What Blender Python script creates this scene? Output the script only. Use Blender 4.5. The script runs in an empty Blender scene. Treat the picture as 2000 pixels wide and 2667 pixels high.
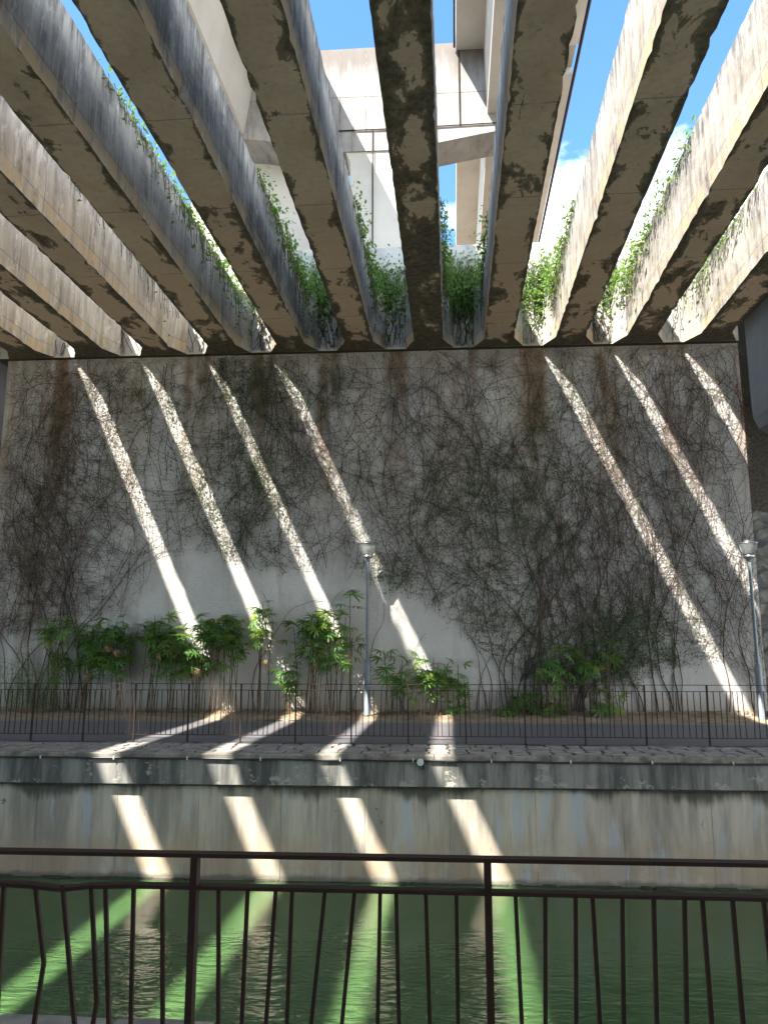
import bpy, math, random
import numpy as np
from mathutils import Vector, Matrix

random.seed(7)
rng = np.random.default_rng(7)
scene = bpy.context.scene
col = scene.collection
R = math.radians

# ------------------------------------------------------------------ camera
cam_d = bpy.data.cameras.new('camera')
cam = bpy.data.objects.new('camera', cam_d)
col.objects.link(cam)
scene.camera = cam
yaw, pit, rol = R(3.68549), R(9.79184), R(-0.03586)
fwd = Vector((-math.sin(yaw) * math.cos(pit), math.cos(yaw) * math.cos(pit), math.sin(pit)))
right = Vector((math.cos(yaw), math.sin(yaw), 0))
up = right.cross(fwd)
r2 = right * math.cos(rol) + up * math.sin(rol)
u2 = -right * math.sin(rol) + up * math.cos(rol)
mw = Matrix((r2, u2, -fwd)).transposed().to_4x4()
mw.translation = Vector((0, 0, 1.6975))
cam.matrix_world = mw
cam_d.sensor_fit = 'HORIZONTAL'
cam_d.sensor_width = 36.0
cam_d.lens = 36.0 * 1989.82 / 2000.0
cam_d.clip_start = 0.05
cam_d.clip_end = 2000

# ------------------------------------------------------------------ sky, sun, exposure
SUN = Vector((0.485, 0.65, -1.0)).normalized()
world = bpy.data.worlds.new('World')
scene.world = world
world.use_nodes = True
wt = world.node_tree
bg = wt.nodes['Background']
sky = wt.nodes.new('ShaderNodeTexSky')
sky.sky_type = 'NISHITA'
sky.sun_disc = False
sky.sun_elevation = math.asin(-SUN.z)
sky.sun_rotation = math.atan2(-SUN.x, -SUN.y) % (2 * math.pi)
sky.air_density = 1.0
sky.dust_density = 0.6
sky.ozone_density = 1.6
tc = wt.nodes.new('ShaderNodeTexCoord')
mp = wt.nodes.new('ShaderNodeMapping')
mp.inputs['Scale'].default_value = (1.0, 1.0, 2.2)
mp.inputs['Location'].default_value = (0.35, 0.9, 0.2)
wt.links.new(tc.outputs['Generated'], mp.inputs['Vector'])
cn = wt.nodes.new('ShaderNodeTexNoise')
cn.inputs['Scale'].default_value = 2.3
cn.inputs['Detail'].default_value = 8
cn.inputs['Roughness'].default_value = 0.58
wt.links.new(mp.outputs['Vector'], cn.inputs['Vector'])
cr = wt.nodes.new('ShaderNodeValToRGB')
cr.color_ramp.elements[0].position = 0.47
cr.color_ramp.elements[1].position = 0.66
sp = wt.nodes.new('ShaderNodeSeparateXYZ')
wt.links.new(tc.outputs['Generated'], sp.inputs[0])
el = wt.nodes.new('ShaderNodeMapRange'); el.interpolation_type = 'SMOOTHSTEP'
wt.links.new(sp.outputs['Z'], el.inputs[0])
el.inputs[1].default_value = .40; el.inputs[2].default_value = .72
el.inputs[3].default_value = .17; el.inputs[4].default_value = -.14
ad = wt.nodes.new('ShaderNodeMath'); ad.operation = 'ADD'
wt.links.new(cn.outputs['Fac'], ad.inputs[0]); wt.links.new(el.outputs[0], ad.inputs[1])
az = wt.nodes.new('ShaderNodeMapRange'); az.interpolation_type = 'SMOOTHSTEP'
wt.links.new(sp.outputs['X'], az.inputs[0])
az.inputs[1].default_value = .0; az.inputs[2].default_value = .16
az.inputs[3].default_value = -.13; az.inputs[4].default_value = .01
ad2 = wt.nodes.new('ShaderNodeMath'); ad2.operation = 'ADD'
wt.links.new(ad.outputs[0], ad2.inputs[0]); wt.links.new(az.outputs[0], ad2.inputs[1])
wt.links.new(ad2.outputs[0], cr.inputs['Fac'])
mx = wt.nodes.new('ShaderNodeMix')
mx.data_type = 'RGBA'
wt.links.new(cr.outputs['Color'], mx.inputs['Factor'])
tint = wt.nodes.new('ShaderNodeMix'); tint.data_type = 'RGBA'; tint.blend_type = 'MULTIPLY'
tint.inputs[0].default_value = 1.0
wt.links.new(sky.outputs['Color'], tint.inputs[6]); tint.inputs[7].default_value = (.54, .80, .93, 1)
wt.links.new(tint.outputs[2], mx.inputs[6])
mx.inputs[7].default_value = (10, 10.6, 11, 1)
wt.links.new(mx.outputs[2], bg.inputs['Color'])
bg.inputs['Strength'].default_value = 0.105

sun_d = bpy.data.lights.new('sun', 'SUN')
sun_d.energy = 4.5
sun_d.angle = R(0.7)
sun_d.color = (1.0, 0.94, 0.85)
sun = bpy.data.objects.new('sun', sun_d)
sun.rotation_euler = SUN.to_track_quat('-Z', 'Y').to_euler()
sun.location = (-10, -10, 40)
col.objects.link(sun)

scene.view_settings.view_transform = 'Standard'
scene.view_settings.look = 'None'
scene.view_settings.gamma = 1.0
scene.view_settings.use_curve_mapping = False
scene.view_settings.exposure = 2.3

# ------------------------------------------------------------------ node helpers
class Mat:
    def __init__(s, name, rough=0.85, spec=0.3):
        s.m = bpy.data.materials.new(name)
        s.m.use_nodes = True
        s.t = s.m.node_tree
        s.b = s.t.nodes['Principled BSDF']
        s.b.inputs['Roughness'].default_value = rough
        s.b.inputs['Specular IOR Level'].default_value = spec
        s.geo = s.t.nodes.new('ShaderNodeNewGeometry')
        s.tc = s.t.nodes.new('ShaderNodeTexCoord')
        s.oi = s.t.nodes.new('ShaderNodeObjectInfo')
    def set(s, sock, v):
        if isinstance(v, bpy.types.NodeSocket):
            s.t.links.new(v, sock)
        elif isinstance(v, (tuple, list)) and len(v) == 3 and sock.type == 'RGBA':
            sock.default_value = (*v, 1)
        else:
            sock.default_value = v
    def math(s, op, a, b=0.0, c=0.0, clamp=False):
        n = s.t.nodes.new('ShaderNodeMath'); n.operation = op; n.use_clamp = clamp
        s.set(n.inputs[0], a); s.set(n.inputs[1], b); s.set(n.inputs[2], c)
        return n.outputs[0]
    def vm(s, op, a, b=(0, 0, 0)):
        n = s.t.nodes.new('ShaderNodeVectorMath'); n.operation = op
        s.set(n.inputs[0], a)
        if op == 'SCALE':
            s.set(n.inputs['Scale'], b)
        else:
            s.set(n.inputs[1], b)
        return n.outputs[0]
    def noise(s, vec, scale, detail=4, rough=.55, dist=0.0):
        n = s.t.nodes.new('ShaderNodeTexNoise')
        s.set(n.inputs['Vector'], vec)
        n.inputs['Scale'].default_value = scale
        n.inputs['Detail'].default_value = detail
        n.inputs['Roughness'].default_value = rough
        n.inputs['Distortion'].default_value = dist
        return n.outputs['Fac']
    def step(s, v, lo, hi):
        n = s.t.nodes.new('ShaderNodeMapRange'); n.interpolation_type = 'SMOOTHSTEP'
        s.set(n.inputs[0], v); s.set(n.inputs[1], lo); s.set(n.inputs[2], hi)
        n.inputs[3].default_value = 0; n.inputs[4].default_value = 1
        return n.outputs[0]
    def mix(s, f, a, b, blend='MIX'):
        n = s.t.nodes.new('ShaderNodeMix'); n.data_type = 'RGBA'; n.blend_type = blend
        s.set(n.inputs[0], f); s.set(n.inputs[6], a); s.set(n.inputs[7], b)
        return n.outputs[2]
    def xyz(s, v):
        n = s.t.nodes.new('ShaderNodeSeparateXYZ'); s.set(n.inputs[0], v)
        return n.outputs
    def bump(s, h, strength=0.4, dist=0.02):
        n = s.t.nodes.new('ShaderNodeBump')
        n.inputs['Strength'].default_value = strength
        n.inputs['Distance'].default_value = dist
        s.set(n.inputs['Height'], h)
        s.t.links.new(n.outputs[0], s.b.inputs['Normal'])
    def color(s, c):
        s.set(s.b.inputs['Base Color'], c)
        return s.m

def scaled(M, v, sc):
    return M.vm('MULTIPLY', v, sc)

# ------------------------------------------------------------------ materials
def make_beam_mat():
    M = Mat('weathered_beam_concrete', .9, .2)
    ob = M.tc.outputs['Object']
    off = M.vm('SCALE', (37.0, 91.0, 13.0), M.oi.outputs['Random'])
    v = M.vm('ADD', ob, off)
    x, y, z = M.xyz(ob)
    nz = M.xyz(M.geo.outputs['Normal'])[2]
    # underside
    big = M.noise(v, .9, 5, .6)
    fine = M.noise(v, 9, 6, .65)
    base = M.mix(M.step(big, .3, .7), (.46, .385, .31), (.62, .52, .425))
    base = M.mix(M.math('MULTIPLY', M.step(M.noise(v, 1.7, 3), .55, .75), .55), base, (.54, .36, .18))
    base = M.mix(M.math('MULTIPLY', M.step(fine, .4, .8), .5), base, (.30, .245, .18))
    base = M.mix(M.math('MULTIPLY', M.step(y, 9.0, 16.5), M.math('ADD', .35, M.math('MULTIPLY', M.noise(v, 1.2, 4), .5))), base, (.68, .50, .345))  # warmer and lighter towards the far wall: bounce light put into the colour
    pale = M.step(M.noise(scaled(M, v, (1, 1.3, 1)), 2.3, 2), .72, .8)
    base = M.mix(M.math('MULTIPLY', pale, .4), base, (.46, .44, .39))
    edge = M.math('DIVIDE', M.math('ABSOLUTE', x), .37)
    edge = M.math('POWER', edge, 4.0)
    at = M.t.nodes.new('ShaderNodeAttribute'); at.attribute_type = 'OBJECT'; at.attribute_name = 'algae'
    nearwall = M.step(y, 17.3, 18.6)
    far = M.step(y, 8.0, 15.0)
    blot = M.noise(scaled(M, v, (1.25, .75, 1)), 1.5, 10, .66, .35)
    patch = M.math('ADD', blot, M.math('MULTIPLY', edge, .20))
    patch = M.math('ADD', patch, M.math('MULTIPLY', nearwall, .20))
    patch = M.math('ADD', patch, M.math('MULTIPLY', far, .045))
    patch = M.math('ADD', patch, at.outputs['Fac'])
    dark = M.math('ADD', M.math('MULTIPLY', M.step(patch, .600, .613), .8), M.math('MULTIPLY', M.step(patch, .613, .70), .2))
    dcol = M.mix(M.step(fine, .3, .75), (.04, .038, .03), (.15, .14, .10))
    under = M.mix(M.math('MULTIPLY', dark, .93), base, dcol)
    # sides
    st = M.noise(scaled(M, v, (1, 3.2, .45)), 1.0, 9, .72, .25)
    st2 = M.noise(scaled(M, v, (1, 6.5, .6)), 1.0, 9, .74, .5)
    blotch = M.noise(scaled(M, v, (1, .8, 1.1)), .9, 6, .65, .4)
    side = M.mix(M.step(st, .35, .65), (.33, .30, .27), (.56, .525, .47))
    cl = M.step(blotch, .40, .62)                       # streaks gather in groups
    side = M.mix(M.math('MULTIPLY', M.math('MULTIPLY', M.step(st2, .48, .64), cl), .75), side, (.15, .135, .12))
    ln = M.noise(scaled(M, v, (1, 4.5, .05)), 1.0, 6, .7)   # runs of uneven length from the top edge
    run = M.step(M.math('SUBTRACT', z, M.math('MULTIPLY', M.math('SUBTRACT', 1.0, ln), 2.2)), -.02, .35)
    run = M.math('MULTIPLY', run, M.step(M.math('ADD', st2, M.math('MULTIPLY', blotch, .5)), .60, .85))
    side = M.mix(M.math('MULTIPLY', run, .85), side, (.10, .092, .088))
    wh = M.step(M.noise(scaled(M, v, (1, 2.6, .9)), 1.7, 10, .78, .5), .55, .60)
    side = M.mix(M.math('MULTIPLY', wh, .75), side, (.66, .63, .58))
    spk = M.step(M.noise(scaled(M, v, (1, 5, 1.8)), 3.0, 6, .7), .66, .70)
    side = M.mix(M.math('MULTIPLY', spk, .6), side, (.10, .09, .08))
    so = M.t.nodes.new('ShaderNodeAttribute'); so.attribute_type = 'OBJECT'; so.attribute_name = 'side_dark'  # extra dark streaking of the sides, strength set per beam
    side = M.mix(M.math('MULTIPLY', so.outputs['Fac'], M.step(M.math('ADD', M.math('MULTIPLY', st2, .35), M.math('ADD', M.math('MULTIPLY', st, .45), M.math('MULTIPLY', blotch, .6))), .60, .80)), side, (.095, .09, .088))
    scr = M.step(M.noise(scaled(M, v, (1, 3.5, 1.0)), 2.2, 10, .8, .7), .58, .62)
    side = M.mix(M.math('MULTIPLY', scr, .55), side, (.56, .54, .52))
    low = M.math('SUBTRACT', 1.0, M.step(z, .27, .33))
    lown = M.math('MULTIPLY', low, M.step(M.noise(v, 2.1, 5, .6), .44, .54))
    side = M.mix(M.math('MULTIPLY', lown, .8), side, (.47, .375, .25))
    green = M.math('MULTIPLY', M.step(y, 13, 18), M.step(M.noise(scaled(M, v, (1, 4, .5)), 1.0, 4), .48, .68))
    side = M.mix(M.math('MULTIPLY', green, .5), side, (.20, .20, .10))
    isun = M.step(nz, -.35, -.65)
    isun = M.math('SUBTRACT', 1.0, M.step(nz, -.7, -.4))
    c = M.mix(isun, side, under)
    # formwork joints
    fy = M.math('PINGPONG', M.math('SUBTRACT', y, 9.74), 1.15)
    j = M.math('SUBTRACT', 1.0, M.step(fy, .004, .016))
    jz = M.math('MULTIPLY', M.math('SUBTRACT', 1.0, M.step(M.math('ABSOLUTE', M.math('SUBTRACT', z, .30)), .004, .012)),
                M.math('SUBTRACT', 1.0, isun))
    j = M.math('MULTIPLY', M.math('MAXIMUM', j, jz), M.step(M.noise(v, 1.4, 3), .32, .5))
    c = M.mix(M.math('MULTIPLY', j, .6), c, (.08, .07, .06))
    M.bump(M.math('SUBTRACT', M.noise(v, 14, 6, .7), M.math('MULTIPLY', j, .4)), .35, .02)
    return M.color(c)

def make_wall_mat():
    M = Mat('rough_retaining_wall', .95, .15)
    p = M.geo.outputs['Position']
    x, y, z = M.xyz(p)
    big = M.noise(p, .55, 5, .6)
    c = M.mix(M.step(big, .25, .75), (.37, .36, .34), (.53, .515, .49))
    streak = M.noise(scaled(M, p, (2.4, 1, .22)), 1.0, 6, .65)
    c = M.mix(M.math('MULTIPLY', M.step(streak, .5, .75), .55), c, (.20, .175, .145))
    # rust-brown run-off below each beam end
    ph = M.math('MULTIPLY', M.math('SUBTRACT', x, .855), 2 * math.pi / 1.7525)
    under = M.step(M.math('COSINE', ph), .0, .8)
    topf = M.step(M.math('ADD', z, M.math('MULTIPLY', big, 3.0)), 5.2, 10.0)
    br = M.math('MULTIPLY', M.math('MULTIPLY', under, topf), M.step(M.noise(scaled(M, p, (2, 1, .4)), 1.3, 4), .33, .6))
    c = M.mix(M.math('MULTIPLY', br, .9), c, (.19, .125, .07))
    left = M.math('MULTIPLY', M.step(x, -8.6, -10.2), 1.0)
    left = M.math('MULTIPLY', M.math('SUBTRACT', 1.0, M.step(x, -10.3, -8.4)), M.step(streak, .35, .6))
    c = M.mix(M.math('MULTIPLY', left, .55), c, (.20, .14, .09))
    # paler, cleaner lower lift
    lowline = M.math('ADD', z, M.math('MULTIPLY', M.noise(scaled(M, p, (1.2, 1, .5)), 1.0, 4), .25))
    low = M.math('SUBTRACT', 1.0, M.step(lowline, 2.52, 2.72))
    low = M.math('MULTIPLY', low, M.step(x, -7.0, -5.5))
    c = M.mix(M.math('MULTIPLY', low, .55), c, (.47, .45, .42))
    splash = M.math('SUBTRACT', 1.0, M.step(M.math('ADD', z, M.math('MULTIPLY', big, .5)), .35, .95))
    c = M.mix(M.math('MULTIPLY', splash, .6), c, (.26, .21, .15))
    peb = M.noise(p, 34, 4, .75)
    c = M.mix(M.math('MULTIPLY', M.step(peb, .54, .70), .5), c, (.20, .19, .175))
    c = M.mix(M.math('MULTIPLY', M.step(M.noise(p, 22, 2), .62, .7), .4), c, (.55, .53, .5))
    M.bump(M.math('ADD', peb, M.math('MULTIPLY', M.noise(p, 7, 5), .8)), .7, .03)
    return M.color(c)

def make_canal_mat(name, dark):
    M = Mat(name, .85, .25)
    p = M.geo.outputs['Position']
    v = M.vm('ADD', p, M.vm('SCALE', (0.0, 0.0, 7.0), M.oi.outputs['Random']))
    x, y, z = M.xyz(p)
    st = M.noise(scaled(M, p, (3.2, 1, .35)), 1.0, 6, .65)
    st2 = M.noise(scaled(M, p, (9, 1, .6)), 1.0, 5, .6)
    bl = M.noise(p, 2.6, 6, .65)
    if dark:
        c = M.mix(M.step(st, .35, .62), (.072, .073, .070), (.235, .23, .212))
        c = M.mix(M.math('MULTIPLY', M.step(st2, .52, .7), .6), c, (.065, .068, .066))
        chip = M.math('ADD', M.noise(scaled(M, p, (1, 1, 1.4)), 3.2, 9, .72), M.math('MULTIPLY', M.math('SUBTRACT', 1.0, M.step(z, -.46, -.2)), .06))
        c = M.mix(M.math('MULTIPLY', M.step(chip, .60, .64), .7), c, (.34, .325, .275))
    else:
        c = M.mix(M.step(st, .32, .66), (.26, .235, .195), (.50, .45, .37))
        c = M.mix(M.math('MULTIPLY', M.step(st2, .56, .70), .4), c, (.15, .145, .13))
        c = M.mix(M.math('MULTIPLY', M.step(M.noise(scaled(M, p, (3.0, 1, .45)), 1.0, 6, .62), .55, .63), .75), c, (.38, .42, .46))
        tan = M.math('MULTIPLY', M.math('SUBTRACT', 1.0, M.step(M.math('ADD', z, M.math('MULTIPLY', bl, .5)), -1.25, -.75)), M.step(bl, .38, .56))
        c = M.mix(M.math('MULTIPLY', tan, .65), c, (.38, .285, .19))
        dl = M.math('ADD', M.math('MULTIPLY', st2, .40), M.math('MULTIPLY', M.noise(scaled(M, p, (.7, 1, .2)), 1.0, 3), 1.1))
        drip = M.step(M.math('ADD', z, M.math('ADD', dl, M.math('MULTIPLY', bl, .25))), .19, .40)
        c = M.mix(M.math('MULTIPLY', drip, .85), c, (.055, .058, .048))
        c = M.mix(M.math('MULTIPLY', M.step(M.noise(scaled(M, p, (1, 1, .7)), 3.6, 8, .72, .3), .665, .685), .85), c, (.09, .085, .075))
        wet = M.math('SUBTRACT', 1.0, M.step(M.math('ADD', z, M.math('MULTIPLY', M.noise(p, 4, 4), .14)), -1.80, -1.72))
        c = M.mix(M.math('MULTIPLY', wet, .8), c, (.12, .125, .10))
    M.bump(M.math('ADD', M.noise(p, 30, 5, .7), M.math('MULTIPLY', bl, .6)), .45, .012)
    return M.color(c)

def make_plain(name, c1, c2, scale=6, rough=.85, spec=.3, bump=.25, streaks=0, c3=(.1, .1, .1), metallic=0):
    M = Mat(name, rough, spec)
    p = M.geo.outputs['Position']
    n = M.noise(p, scale, 6, .62)
    c = M.mix(M.step(n, .3, .7), c1, c2)
    if streaks:
        s = M.noise(scaled(M, p, (1.3, 1.3, .1)), streaks, 7, .7)
        c = M.mix(M.math('MULTIPLY', M.step(s, .52, .72), .6), c, c3)
    M.b.inputs['Metallic'].default_value = metallic
    if bump:
        M.bump(M.noise(p, scale * 5, 5, .7), bump, .01)
    return M.color(c)

def make_leaf(name, c1, c2, trans=.35, rough=.5, yellow=0.0):
    M = Mat(name, rough, .35)
    rnd = M.math('ADD', M.math('MULTIPLY', M.geo.outputs['Random Per Island'], .5), M.math('MULTIPLY', M.oi.outputs['Random'], .5))
    c = M.mix(rnd, c1, c2)
    c = M.mix(M.math('MULTIPLY', M.step(M.oi.outputs['Random'], .80, .97), yellow), c, (.22, .24, .05))
    tr = M.t.nodes.new('ShaderNodeBsdfTranslucent')
    M.set(tr.inputs['Color'], M.mix(.5, c, (.35, .5, .05)))
    ms = M.t.nodes.new('ShaderNodeMixShader')
    ms.inputs[0].default_value = trans
    out = M.t.nodes['Material Output']
    M.t.links.new(M.b.outputs[0], ms.inputs[1])
    M.t.links.new(tr.outputs[0], ms.inputs[2])
    M.t.links.new(ms.outputs[0], out.inputs['Surface'])
    return M.color(c)

def make_water():
    M = Mat('green_canal_water', .03, .5)
    M.b.inputs['IOR'].default_value = 1.43
    M.b.inputs['Subsurface Weight'].default_value = 1.0
    M.b.inputs['Subsurface Radius'].default_value = (.7, 1.0, .7)
    M.b.inputs['Subsurface Scale'].default_value = .22
    p = M.geo.outputs['Position']
    x, y, z = M.xyz(p)
    c = M.mix(M.noise(p, .35, 3), (.038, .090, .026), (.058, .108, .042))
    r1 = M.noise(scaled(M, p, (4.6, 12.0, 1)), 1.0, 2, .45, .4)
    r2 = M.noise(scaled(M, p, (1.3, 3.4, 1)), 1.0, 1, .5, .2)
    r3 = M.noise(scaled(M, p, (11.0, 26.0, 1)), 1.0, 2, .5, .5)
    patch = M.noise(p, .45, 2)
    near = M.math('SUBTRACT', 1.0, M.step(M.math('ADD', y, M.math('MULTIPLY', patch, 2.4)), 9.4, 11.8))
    left = M.math('SUBTRACT', 1.0, M.math('MULTIPLY', M.step(x, .2, 1.6), .85))
    amp = M.math('ADD', .03, M.math('MULTIPLY', M.math('MULTIPLY', near, left), 1.0))
    h = M.math('ADD', M.math('MULTIPLY', r1, .075), M.math('ADD', M.math('MULTIPLY', r2, .10), M.math('MULTIPLY', r3, .012)))
    h = M.math('MULTIPLY', h, amp)
    n = M.t.nodes.new('ShaderNodeBump')
    n.inputs['Strength'].default_value = 1.0
    n.inputs['Distance'].default_value = 1.0
    M.set(n.inputs['Height'], h)
    M.t.links.new(n.outputs[0], M.b.inputs['Normal'])
    return M.color(c)

def make_asphalt():
    M = Mat('worn_asphalt', .75, .35)
    p = M.geo.outputs['Position']
    x, y, z = M.xyz(p)
    n = M.noise(scaled(M, p, (.5, 1.6, 1)), 1.5, 5, .6)
    c = M.mix(n, (.088, .085, .094), (.15, .145, .155))
    c = M.mix(M.math('MULTIPLY', M.noise(p, 55, 3, .7), .5), c, (.055, .053, .058))
    dust = M.step(M.math('ADD', y, M.math('MULTIPLY', n, .6)), 17.15, 17.75)
    c = M.mix(M.math('MULTIPLY', dust, .65), c, (.24, .20, .145))
    M.bump(M.noise(p, 90, 3), .3, .006)
    return M.color(c)

def make_rust():
    M = Mat('rusty_brown_steel', .6, .2)
    ob = M.geo.outputs['Position']
    n = M.noise(ob, 18, 6, .65)
    c = M.mix(n, (.017, .011, .009), (.046, .026, .020))
    M.bump(M.noise(ob, 120, 3), .25, .003)
    return M.color(c)

m_beam = make_beam_mat()
m_wall = make_wall_mat()
def make_endwall():
    M = Mat('stained_end_wall', .9, .2)
    p = M.geo.outputs['Position']
    nz = M.xyz(M.geo.outputs['Normal'])[2]
    c = M.mix(M.step(M.noise(p, 1.4, 6, .62), .3, .7), (.34, .33, .31), (.52, .50, .47))
    s_ = M.noise(scaled(M, p, (3, 3, .3)), 1.0, 7, .7)
    c = M.mix(M.math('MULTIPLY', M.step(s_, .52, .72), .6), c, (.16, .15, .135))
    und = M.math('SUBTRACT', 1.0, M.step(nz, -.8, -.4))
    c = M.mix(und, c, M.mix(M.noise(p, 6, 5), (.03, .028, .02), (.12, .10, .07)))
    M.bump(M.noise(p, 8, 5, .7), .3, .01)
    return M.color(c)
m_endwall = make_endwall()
m_canal = make_canal_mat('canal_wall_concrete', False)
m_ledge = make_canal_mat('blackened_ledge_concrete', True)
m_kerb = make_plain('mossy_kerb_stone', (.10, .095, .08), (.27, .25, .21), 5, .9, .2, .5)
m_paver = make_plain('worn_paving_stone', (.15, .14, .13), (.27, .255, .24), 3.5, .85, .3, .5)
m_mortar = make_plain('dark_mortar', (.045, .04, .033), (.09, .08, .065), 8, .95, .1, .4)
m_asphalt = make_asphalt()
m_soil = make_plain('sandy_soil', (.19, .145, .10), (.31, .245, .175), 3, .95, .1, .8)
m_pale = make_plain('pale_deck_concrete', (.44, .405, .355), (.56, .53, .48), .35, .85, .2, .15, 1.1, (.47, .43, .37))
def make_cross():
    M = Mat('streaked_pier_concrete', .85, .2)
    p = M.geo.outputs['Position']
    x, y, z = M.xyz(p)
    c = M.mix(M.step(M.noise(p, .9, 6, .62), .3, .7), (.24, .23, .21), (.34, .325, .305))
    s1 = M.noise(scaled(M, p, (2.2, 1, .22)), 1.0, 8, .72)
    s2 = M.noise(scaled(M, p, (7, 1, .8)), 1.0, 6, .7)
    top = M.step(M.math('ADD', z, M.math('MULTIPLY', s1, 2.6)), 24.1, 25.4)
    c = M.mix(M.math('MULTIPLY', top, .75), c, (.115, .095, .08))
    c = M.mix(M.math('MULTIPLY', M.step(s1, .5, .66), .6), c, (.13, .115, .10))
    c = M.mix(M.math('MULTIPLY', M.step(s2, .58, .66), .45), c, (.15, .135, .12))
    M.bump(M.noise(p, 6, 5), .2, .01)
    return M.color(c)
m_cross = make_cross()
m_grey = make_plain('grey_girder_concrete', (.055, .058, .062), (.085, .088, .088), .5, .85, .2, .1)
m_nearwall = make_plain('pale_wall_concrete', (.50, .48, .45), (.62, .60, .56), 1.2, .9, .2, .3, 1.4, (.4, .37, .33))
m_rust = make_rust()
m_pipe = make_plain('black_plastic_pipe', (.015, .015, .02), (.025, .025, .03), 9, .4, .5, 0)
m_clip = make_plain('galvanised_clip', (.45, .46, .47), (.6, .6, .6), 30, .4, .5, 0)
m_post = make_plain('painted_lamp_post', (.10, .125, .14), (.13, .155, .17), 6, .35, .5, .05)
m_silver = make_plain('brushed_lamp_metal', (.25, .26, .28), (.33, .34, .36), 9, .3, .5, 0, metallic=.8)
m_stem = make_plain('dry_vine_stem', (.034, .023, .019), (.105, .070, .054), 4, .85, .2, 0)
m_cane = make_plain('brown_cane', (.055, .04, .022), (.14, .10, .055), 14, .8, .2, 0)
m_ivy = make_leaf('dark_ivy_leaf', (.025, .055, .030), (.060, .105, .045), .2)
m_bush = make_leaf('bright_vine_leaf', (.055, .13, .022), (.13, .22, .045), .4)
m_palm = make_leaf('palm_leaf', (.022, .075, .022), (.115, .235, .055), .32, .36, .7)
m_dry = make_leaf('dead_leaf', (.14, .085, .045), (.29, .21, .13), .1, .8)
m_rock = make_plain('dark_rock', (.09, .085, .075), (.20, .19, .165), 2.5, .95, .15, .6)
m_water = make_water()

def make_glass():
    M = Mat('frosted_lamp_glass', .25, .5)
    M.b.inputs['Transmission Weight'].default_value = .75
    M.b.inputs['IOR'].default_value = 1.2
    return M.color((.50, .52, .52))
m_glass = make_glass()

# ------------------------------------------------------------------ mesh helpers
def link_mesh(name, V, F, mat, parent=None, smooth=False):
    me = bpy.data.meshes.new(name)
    me.from_pydata([tuple(v) for v in V], [], F)
    me.materials.append(mat)
    if smooth:
        me.polygons.foreach_set('use_smooth', [True] * len(me.polygons))
    me.update()
    o = bpy.data.objects.new(name, me)
    col.objects.link(o)
    if parent:
        o.parent = parent
    return o

def np_mesh(name, V, F, mat, parent=None, smooth=False):
    """V (n,3) array, F (m,k) array of equal-sided faces"""
    V = np.asarray(V, np.float32); F = np.asarray(F, np.int32)
    me = bpy.data.meshes.new(name)
    me.vertices.add(len(V)); me.vertices.foreach_set('co', V.ravel())
    k = F.shape[1]
    me.loops.add(F.size); me.loops.foreach_set('vertex_index', F.ravel())
    me.polygons.add(len(F))
    me.polygons.foreach_set('loop_start', np.arange(0, F.size, k, dtype=np.int32))
    me.polygons.foreach_set('loop_total', np.full(len(F), k, np.int32))
    me.polygons.foreach_set('use_smooth', np.full(len(F), smooth))
    me.materials.append(mat)
    me.update(calc_edges=True)
    me.validate()
    o = bpy.data.objects.new(name, me)
    col.objects.link(o)
    if parent:
        o.parent = parent
    return o

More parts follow.
